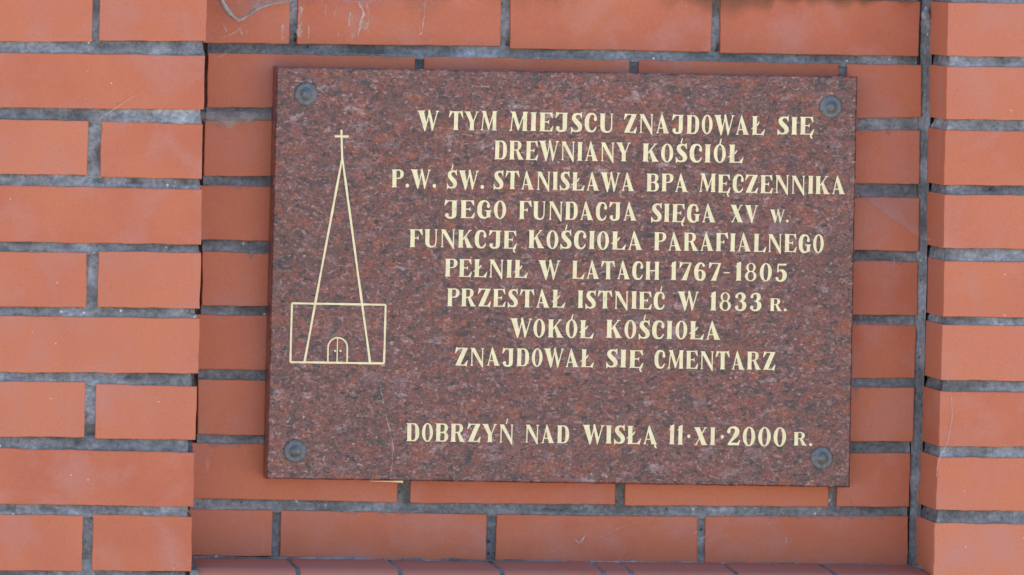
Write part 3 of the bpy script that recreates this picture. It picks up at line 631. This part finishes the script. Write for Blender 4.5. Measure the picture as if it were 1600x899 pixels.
def g_A(ogo=False):
    o = [poly((.35, 1.1), (.265, .80), (.50, 0), (.80, 0), (.80, .02)), thin(.10, 0, .345, .98, .085), rect(.17, .245, .60, .315), poly((-.04, 0), (.24, 0), (.16, .07), (.06, .07)), poly((.44, 0), (.88, 0), (.78, .08), (.50, .08))]
    return o + (ogonek(.74) if ogo else [])
def g_N():
    return [thin(.13, 0, .13, .95, .085), thin(.79, .05, .79, 1.0, .085), poly((.02, 1.0), (.30, 1.0), (.84, .12), (.835, -.12), (.76, -.08)), poly((.0, 0), (.27, 0), (.18, .07), (.08, .07)), poly((.66, 1.0), (.93, 1.0), (.84, .93), (.74, .93))]
def g_W():
    return [poly((-.02, 1.0), (.32, 1.0), (.52, .22), (.38, -.12)), thin(.40, -.03, .64, .98, .08), poly((.54, 1.0), (.66, 1.1), (.92, .20), (.80, -.12)), thin(.82, -.02, 1.10, 1.0, .08), poly((-.1, 1.02), (.42, 1.02), (.32, .93), (.0, .93)), poly((.97, 1.02), (1.24, 1.02), (1.15, .93), (1.04, .93))]
def g_M():
    return [thin(.10, 0, .20, .95, .08), poly((.10, 1.03), (.33, 1.03), (.60, .26), (.50, -.02)), thin(.51, .04, .84, 1.0, .075), rect(.76, 0, 1.0, 1.0), poly((-.04, 0), (.24, 0), (.15, .08), (.05, .08)), poly((.69, 0), (1.07, 0), (1.0, .08), (.76, .08)), poly((.76, .93), (1.0, .93), (1.07, 1.03), (.74, 1.03)), poly((.03, 1.03), (.2, 1.03), (.2, .93), (.13, .93))]
def g_R(P_=False, B_=False):
    o = stem(.05, bot=True) + [rect(.2, .93, .45, 1.0)]
    bowl = [brush((.40, .965, .035), (.54, .945, .05), (.635, .86, .095), (.655, .745, .115), (.62, .62, .09), (.52, .53, .05), (.36, .505, .035)), rect(.2, .47, .40, .54)]
    o += bowl
    if B_: o += [brush((.40, .505, .035), (.55, .485, .05), (.66, .40, .10), (.68, .265, .122), (.65, .13, .09), (.54, .05, .05), (.40, .035, .035)), rect(.2, 0, .42, .07)]
    elif not P_: o += [poly((.40, .52), (.58, .52), (.90, 0), (.60, 0)), poly((.55, 0), (.96, 0), (.88, .07), (.60, .07))]
    return o
def g_K():
    return stem(.05) + [thin(.28, .44, .70, .97, .08), poly((.36, .56), (.50, .68), (.88, 0), (.56, 0)), poly((.50, 0), (.95, 0), (.86, .08), (.54, .08)), poly((.56, 1.0), (.86, 1.0), (.76, .93), (.64, .93))]
def g_Z():
    return [poly((.50, 1.0), (.80, 1.0), (.34, 0), (.02, 0)), rect(.12, .93, .76, 1.0), poly((.26, .96), (.06, 1.05), (-.02, .68), (.04, .68)), rect(.06, 0, .72, .07), poly((.56, .05), (.74, -.07), (.82, .30), (.76, .31))]
def g_T():
    return stem(.30, top=False) + [rect(.08, .93, .78, 1.0), poly((.22, .96), (.04, 1.05), (-.03, .66), (.03, .66)), poly((.64, .96), (.82, 1.05), (.89, .66), (.83, .66)), poly((.30, .86), (.565, .86), (.64, .95), (.22, .95))]
def g_J():
    return [rect(.42, .22, .68, 1.0), brush((.55, .24, .13), (.53, .13, .115), (.45, .05, .07), (.32, .03, .06), (.19, .07, .07), (.13, .17, .085)), brush((.14, .19, .095), (.17, .2, .095)), rect(.12, .93, .70, 1.0), poly((.26, .96), (.06, 1.05), (.0, .70), (.06, .70)), poly((.42, .93), (.68, .93), (.76, 1.0), (.4, 1.0))]
def g_X():
    return [poly((.02, 1.0), (.36, 1.0), (.86, 0), (.52, 0)), thin(.13, 0, .73, 1.0, .08), poly((-.04, 1.0), (.44, 1.0), (.36, .93), (.04, .93)), poly((.46, 0), (.93, 0), (.84, .07), (.52, .07)), poly((.0, 0), (.28, 0), (.2, .07), (.08, .07)), poly((.6, 1.0), (.88, 1.0), (.8, .93), (.68, .93))]
G = {
 'A': (.84, g_A), 'Ą': (.84, lambda: g_A(True)), 'B': (.80, lambda: g_R(B_=True)), 'C': (.68, g_C), 'Ć': (.68, lambda: g_C() + ACUTE(.40, .98)),
 'D': (.80, lambda: stem(.05) + [rect(.2, .93, .42, 1.0), rect(.2, 0, .42, .07), brush((.38, .965, .035), (.53, .93, .06), (.63, .80, .10), (.665, .62, .122), (.67, .40, .125), (.64, .22, .105), (.54, .07, .06), (.38, .035, .035))]),
 'E': (.76, g_E), 'Ę': (.76, lambda: g_E(True)),
 'F': (.72, lambda: stem(.05) + [rect(.2, .93, .66, 1.0), poly((.52, .96), (.74, 1.05), (.79, .66), (.73, .67)), rect(.2, .47, .50, .545), poly((.42, .505), (.56, .66), (.54, .36))]),
 'G': (.76, lambda: g_C(True)), 'H': (.92, lambda: stem(.05, .25) + stem(.62, .25) + [rect(.2, .46, .7, .54)]), 'I': (.36, lambda: stem(.05)), 'J': (.76, g_J), 'K': (.88, g_K),
 'L': (.78, g_L), 'Ł': (.78, lambda: g_L(True)), 'M': (1.06, g_M), 'N': (.90, g_N), 'Ń': (.90, lambda: g_N() + ACUTE(.42, .97)),
 'O': (.68, lambda: [oval(.68)]), 'Ó': (.68, lambda: [oval(.68)] + ACUTE(.32, .96)), 'P': (.74, lambda: g_R(True)), 'R': (.90, g_R),
 'S': (.62, g_S), 'Ś': (.62, lambda: g_S() + ACUTE(.26, .97)), 'T': (.86, g_T),
 'U': (.82, lambda: [rect(.06, .28, .32, 1.0), poly((-.01, 1.0), (.39, 1.0), (.32, .925), (.06, .925)), brush((.19, .3, .13), (.22, .16, .12), (.32, .06, .075), (.46, .025, .05), (.60, .07, .05), (.68, .2, .045), (.70, .4, .04), (.70, .96, .04)), poly((.57, 1.0), (.83, 1.0), (.75, .93), (.65, .93))]),
 'V': (.86, lambda: [poly((-.02, 1.0), (.34, 1.0), (.55, .2), (.45, -.08)), thin(.45, -.02, .75, 1.0, .085), poly((-.08, 1.0), (.42, 1.0), (.34, .93), (.0, .93)), poly((.62, 1.0), (.9, 1.0), (.82, .93), (.69, .93))]),
 'W': (1.16, g_W), 'w': (1.16, g_W), 'X': (.88, g_X),
 'Y': (.84, lambda: [rect(.31, 0, .57, .48), poly((-.02, 1.0), (.30, 1.0), (.57, .42), (.31, .42)), thin(.53, .44, .76, 1.0, .08), poly((.24, 0), (.64, 0), (.57, .075), (.31, .075)), poly((-.08, 1.0), (.38, 1.0), (.30, .93), (.0, .93)), poly((.63, 1.0), (.9, 1.0), (.82, .93), (.69, .93))]),
 'Z': (.80, g_Z),
 '0': (.66, lambda: [oval(.66)]),
 '1': (.36, lambda: stem(.07, .25, top=False) + [poly((.07, .80), (.20, 1.05), (.32, 1.05), (.32, .8)), poly((-.04, .74), (.08, .86), (.14, 1.0), (.10, .76))]),
 '2': (.72, lambda: [brush((.12, .73, .10), (.15, .86, .07), (.28, .95, .055), (.44, .93, .08), (.54, .82, .115), (.53, .66, .13), (.43, .47, .11), (.28, .28, .075), (.14, .1, .05)), poly((.04, 0), (.62, 0), (.66, .06), (.60, .14), (.16, .16)), poly((.52, .10), (.64, -.04), (.74, .30), (.68, .31))]),
 '3': (.68, lambda: [brush((.13, .77, .085), (.17, .89, .055), (.32, .96, .05), (.46, .90, .09), (.51, .77, .115), (.47, .63, .09), (.34, .54, .04), (.28, .53, .03)), brush((.30, .53, .03), (.42, .50, .06), (.53, .39, .11), (.545, .26, .12), (.49, .11, .09), (.34, .03, .055), (.18, .07, .055), (.12, .17, .085)), brush((.13, .2, .095), (.14, .2, .095))]),
 '5': (.70, lambda: [poly((.16, 1.0), (.62, 1.0), (.68, 1.06), (.62, .88), (.16, .88)), thin(.19, .96, .17, .50, .085), brush((.17, .54, .03), (.30, .625, .05), (.44, .58, .09), (.535, .44, .12), (.54, .28, .122), (.47, .11, .09), (.32, .03, .055), (.18, .07, .06), (.13, .17, .09))]),
 '6': (.70, lambda: [brush((.55, .84, .085), (.50, .93, .05), (.38, .965, .055), (.25, .88, .09), (.15, .68, .12), (.13, .42, .13), (.17, .2, .12), (.25, .07, .08), (.37, .03, .05), (.50, .09, .09), (.565, .26, .118), (.55, .42, .1), (.45, .55, .05), (.33, .57, .045), (.24, .5, .03))]),
 '7': (.72, lambda: [poly((.08, 1.0), (.72, 1.0), (.44, 0), (.14, 0), (.56, .93), (.10, .93)), poly((.24, .96), (.03, 1.06), (.0, .68), (.06, .68)), poly((.08, 0), (.50, 0), (.45, .07), (.16, .07))]),
 '8': (.68, lambda: [('o', .34, .755, .26, .262, .125, .205), ('o', .34, .275, .315, .295, .145, .232)]),
 '.': (.26, lambda: [brush((.13, .11, .115), (.135, .11, .115))]), '·': (.26, lambda: [brush((.13, .46, .105), (.135, .46, .105))]), '-': (.34, lambda: [rect(0, .40, .34, .48)]),
}
def field(prims, X_, Y_):
    F_ = np.full(X_.shape, 9.0)
    for pr in prims:
        if pr[0] == 'p':
            pts = pr[1]; n = len(pts); d2 = np.full(X_.shape, 99.0); inside = np.zeros(X_.shape, bool)
            for i in range(n):
                (ax, ay), (bx, by) = pts[i], pts[(i + 1) % n]; ex, ey = bx - ax, by - ay
                t_ = np.clip(((X_ - ax) * ex + (Y_ - ay) * ey) / max(1e-12, ex * ex + ey * ey), 0, 1)
                d2 = np.minimum(d2, (X_ - ax - t_ * ex) ** 2 + (Y_ - ay - t_ * ey) ** 2)
                if abs(ey) > 1e-12:
                    c_ = ((ay > Y_) != (by > Y_)) & (X_ < (bx - ax) * (Y_ - ay) / ey + ax); inside ^= c_
            f = np.where(inside, -1, 1) * np.sqrt(d2)
        elif pr[0] == 'o':
            _, cx_, cy_, a1, b1, a2, b2 = pr
            def el(a_, b_):
                k0 = np.sqrt(((X_ - cx_) / a_) ** 2 + ((Y_ - cy_) / b_) ** 2); k1 = np.sqrt(((X_ - cx_) / a_ ** 2) ** 2 + ((Y_ - cy_) / b_ ** 2) ** 2) + 1e-9
                return k0 * (k0 - 1) / k1
            f = np.maximum(el(a1, b1), -el(a2, b2))
        else:
            c_ = curve([(q[0], q[1], q[2]) for q in pr[1]], 6); f = np.full(X_.shape, 9.0)
            for A_, B_ in zip(c_, c_[1:]):
                ex, ey = B_[0] - A_[0], B_[1] - A_[1]; t_ = np.clip(((X_ - A_[0]) * ex + (Y_ - A_[1]) * ey) / max(1e-9, ex * ex + ey * ey), 0, 1)
                f = np.minimum(f, np.sqrt((X_ - A_[0] - t_ * ex) ** 2 + (Y_ - A_[1] - t_ * ey) ** 2) - (A_[2] + t_ * (B_[2] - A_[2])))
        F_ = np.minimum(F_, f)
    return F_
_cache = {}
def glyph(ch):
    """outline of a letter as a flat mesh: cells of a fine grid clipped where the field of its strokes changes sign"""
    if ch in _cache: return _cache[ch]
    adv, fn = G[ch]; st = 1 / 46; xs = np.arange(-.16, adv + .2, st); ys = np.arange(-.28, 1.42, st)
    X_, Y_ = np.meshgrid(xs, ys); F_ = field(fn(), X_, Y_) + .008; F_[np.abs(F_) < 1e-6] = 1e-6
    vs, idx, fs = [], {}, []
    def key(k, p_):
        if k not in idx: idx[k] = len(vs); vs.append(p_)
        return idx[k]
    ny, nx = F_.shape
    for j in range(ny - 1):
        for i in range(nx - 1):
            cs = ((i, j), (i + 1, j), (i + 1, j + 1), (i, j + 1)); f4 = [F_[b, a_] for a_, b in cs]
            if min(f4) > 0: continue
            out = []
            for k in range(4):
                (ia, ja), (ib, jb) = cs[k], cs[(k + 1) % 4]; fa, fb = f4[k], f4[(k + 1) % 4]
                if fa < 0: out.append(key((ia, ja), (xs[ia], ys[ja])))
                if (fa < 0) != (fb < 0):
                    t_ = fa / (fa - fb); out.append(key(tuple(sorted(((ia, ja), (ib, jb)))), (xs[ia] + (xs[ib] - xs[ia]) * t_, ys[ja] + (ys[jb] - ys[ja]) * t_)))
            if len(out) > 2: fs.append(out)
    used = [v[0] for v in vs]
    _cache[ch] = (adv, vs, fs, min(used), max(used)); return _cache[ch]
GAP = .135
for words in WORDS:
    m = MB()
    for (w, x0, z0, x1, z1, h) in words:
        pen = 0; put = []
        for ch in w:
            adv, vs, fs, a_, b_ = glyph(ch); put.append((pen, vs, fs, pen + a_, pen + b_)); pen += adv + GAP
        lo, hi = put[0][3], put[-1][4]; sx = (x1 - x0) / (hi - lo)
        for o_, vs, fs, _, _ in put:
            jz = rnd.uniform(-.25, .25); jx = rnd.uniform(-.25, .25); jr = rnd.uniform(-.012, .012)
            m.add([P(x0 + (o_ + a_ - lo) * sx + jx + jr * b_ * h, z0 + (z1 - z0) * ((o_ + a_ - lo) / (hi - lo)) + b_ * h + jz, PL_Y - .0005) for a_, b_ in vs], fs)
    m.build('inscription', M_PAINT, plq, 'cream line of letters reading ' + ' '.join(w[0] for w in words).replace(' · ', '·'))

# church drawing: fine engraved lines filled with the same cream paint
def line(mb, pts, w, dy=0.0):
    for (ax, az), (bx, bz) in zip(pts, pts[1:]):
        d = math.hypot(bx - ax, bz - az); n = max(2, int(d / 4)); L = []; R_ = []; nx, nz = -(bz - az) / d, (bx - ax) / d
        for i in range(n + 1):
            q = i / n; ww = w / 2 * (1 + .18 * vn(ax + i * .6, az)); x, z = ax + (bx - ax) * q + nx * .12 * vn(i * .25, az), az + (bz - az) * q + nz * .12 * vn(i * .25, az)
            L.append(P(x + nx * ww, z + nz * ww, PL_Y - .0005 - dy)); R_.append(P(x - nx * ww, z - nz * ww, PL_Y - .0005 - dy))
        mb.grid([L, R_])
m = MB(); line(m, cross_v, 2.6); line(m, cross_h, 2.8, .0001); m.build('church_cross', M_PAINT, plq, 'cream cross on top of the drawn spire')
m = MB(); line(m, spire_l, 2.6, .0002); line(m, spire_r, 2.6, .0003); m.build('church_spire', M_PAINT, plq, 'two long slanting cream lines of the drawn spire')
m = MB(); n4 = nave
for k in range(4): line(m, [n4[k], n4[(k + 1) % 4]], 2.5, .0004 + .0001 * k)
m.build('church_outline', M_PAINT, plq, 'cream rectangle of the drawn church body')
m = MB(); arc = [(-204.5 - 12.0 * math.cos(t), -81 + 12.2 * math.sin(t)) for t in np.linspace(0, math.pi, 19)]
c = [doorl[0]] + arc + [doorr[0]]; L = []; R_ = []
for i, (x, z) in enumerate(c):
    a_, b_ = c[max(i - 1, 0)], c[min(i + 1, len(c) - 1)]; d = math.hypot(b_[0] - a_[0], b_[1] - a_[1]); nx, nz = -(b_[1] - a_[1]) / d * .95, (b_[0] - a_[0]) / d * .95
    L.append(P(x + nx, z + nz, PL_Y - .0013)); R_.append(P(x - nx, z - nz, PL_Y - .0013))
m.grid([L, R_]); line(m, doorv, 1.3, .0009)
for x, z in (knob[0], knob2[0]):
    m.add([P(x + 1.35 * math.cos(t), z + 1.35 * math.sin(t), PL_Y - .0005) for t in np.linspace(0, 2 * math.pi, 12, endpoint=False)], [list(range(12))])
m.build('church_door', M_PAINT, plq, 'small cream arched double door of the drawn church')
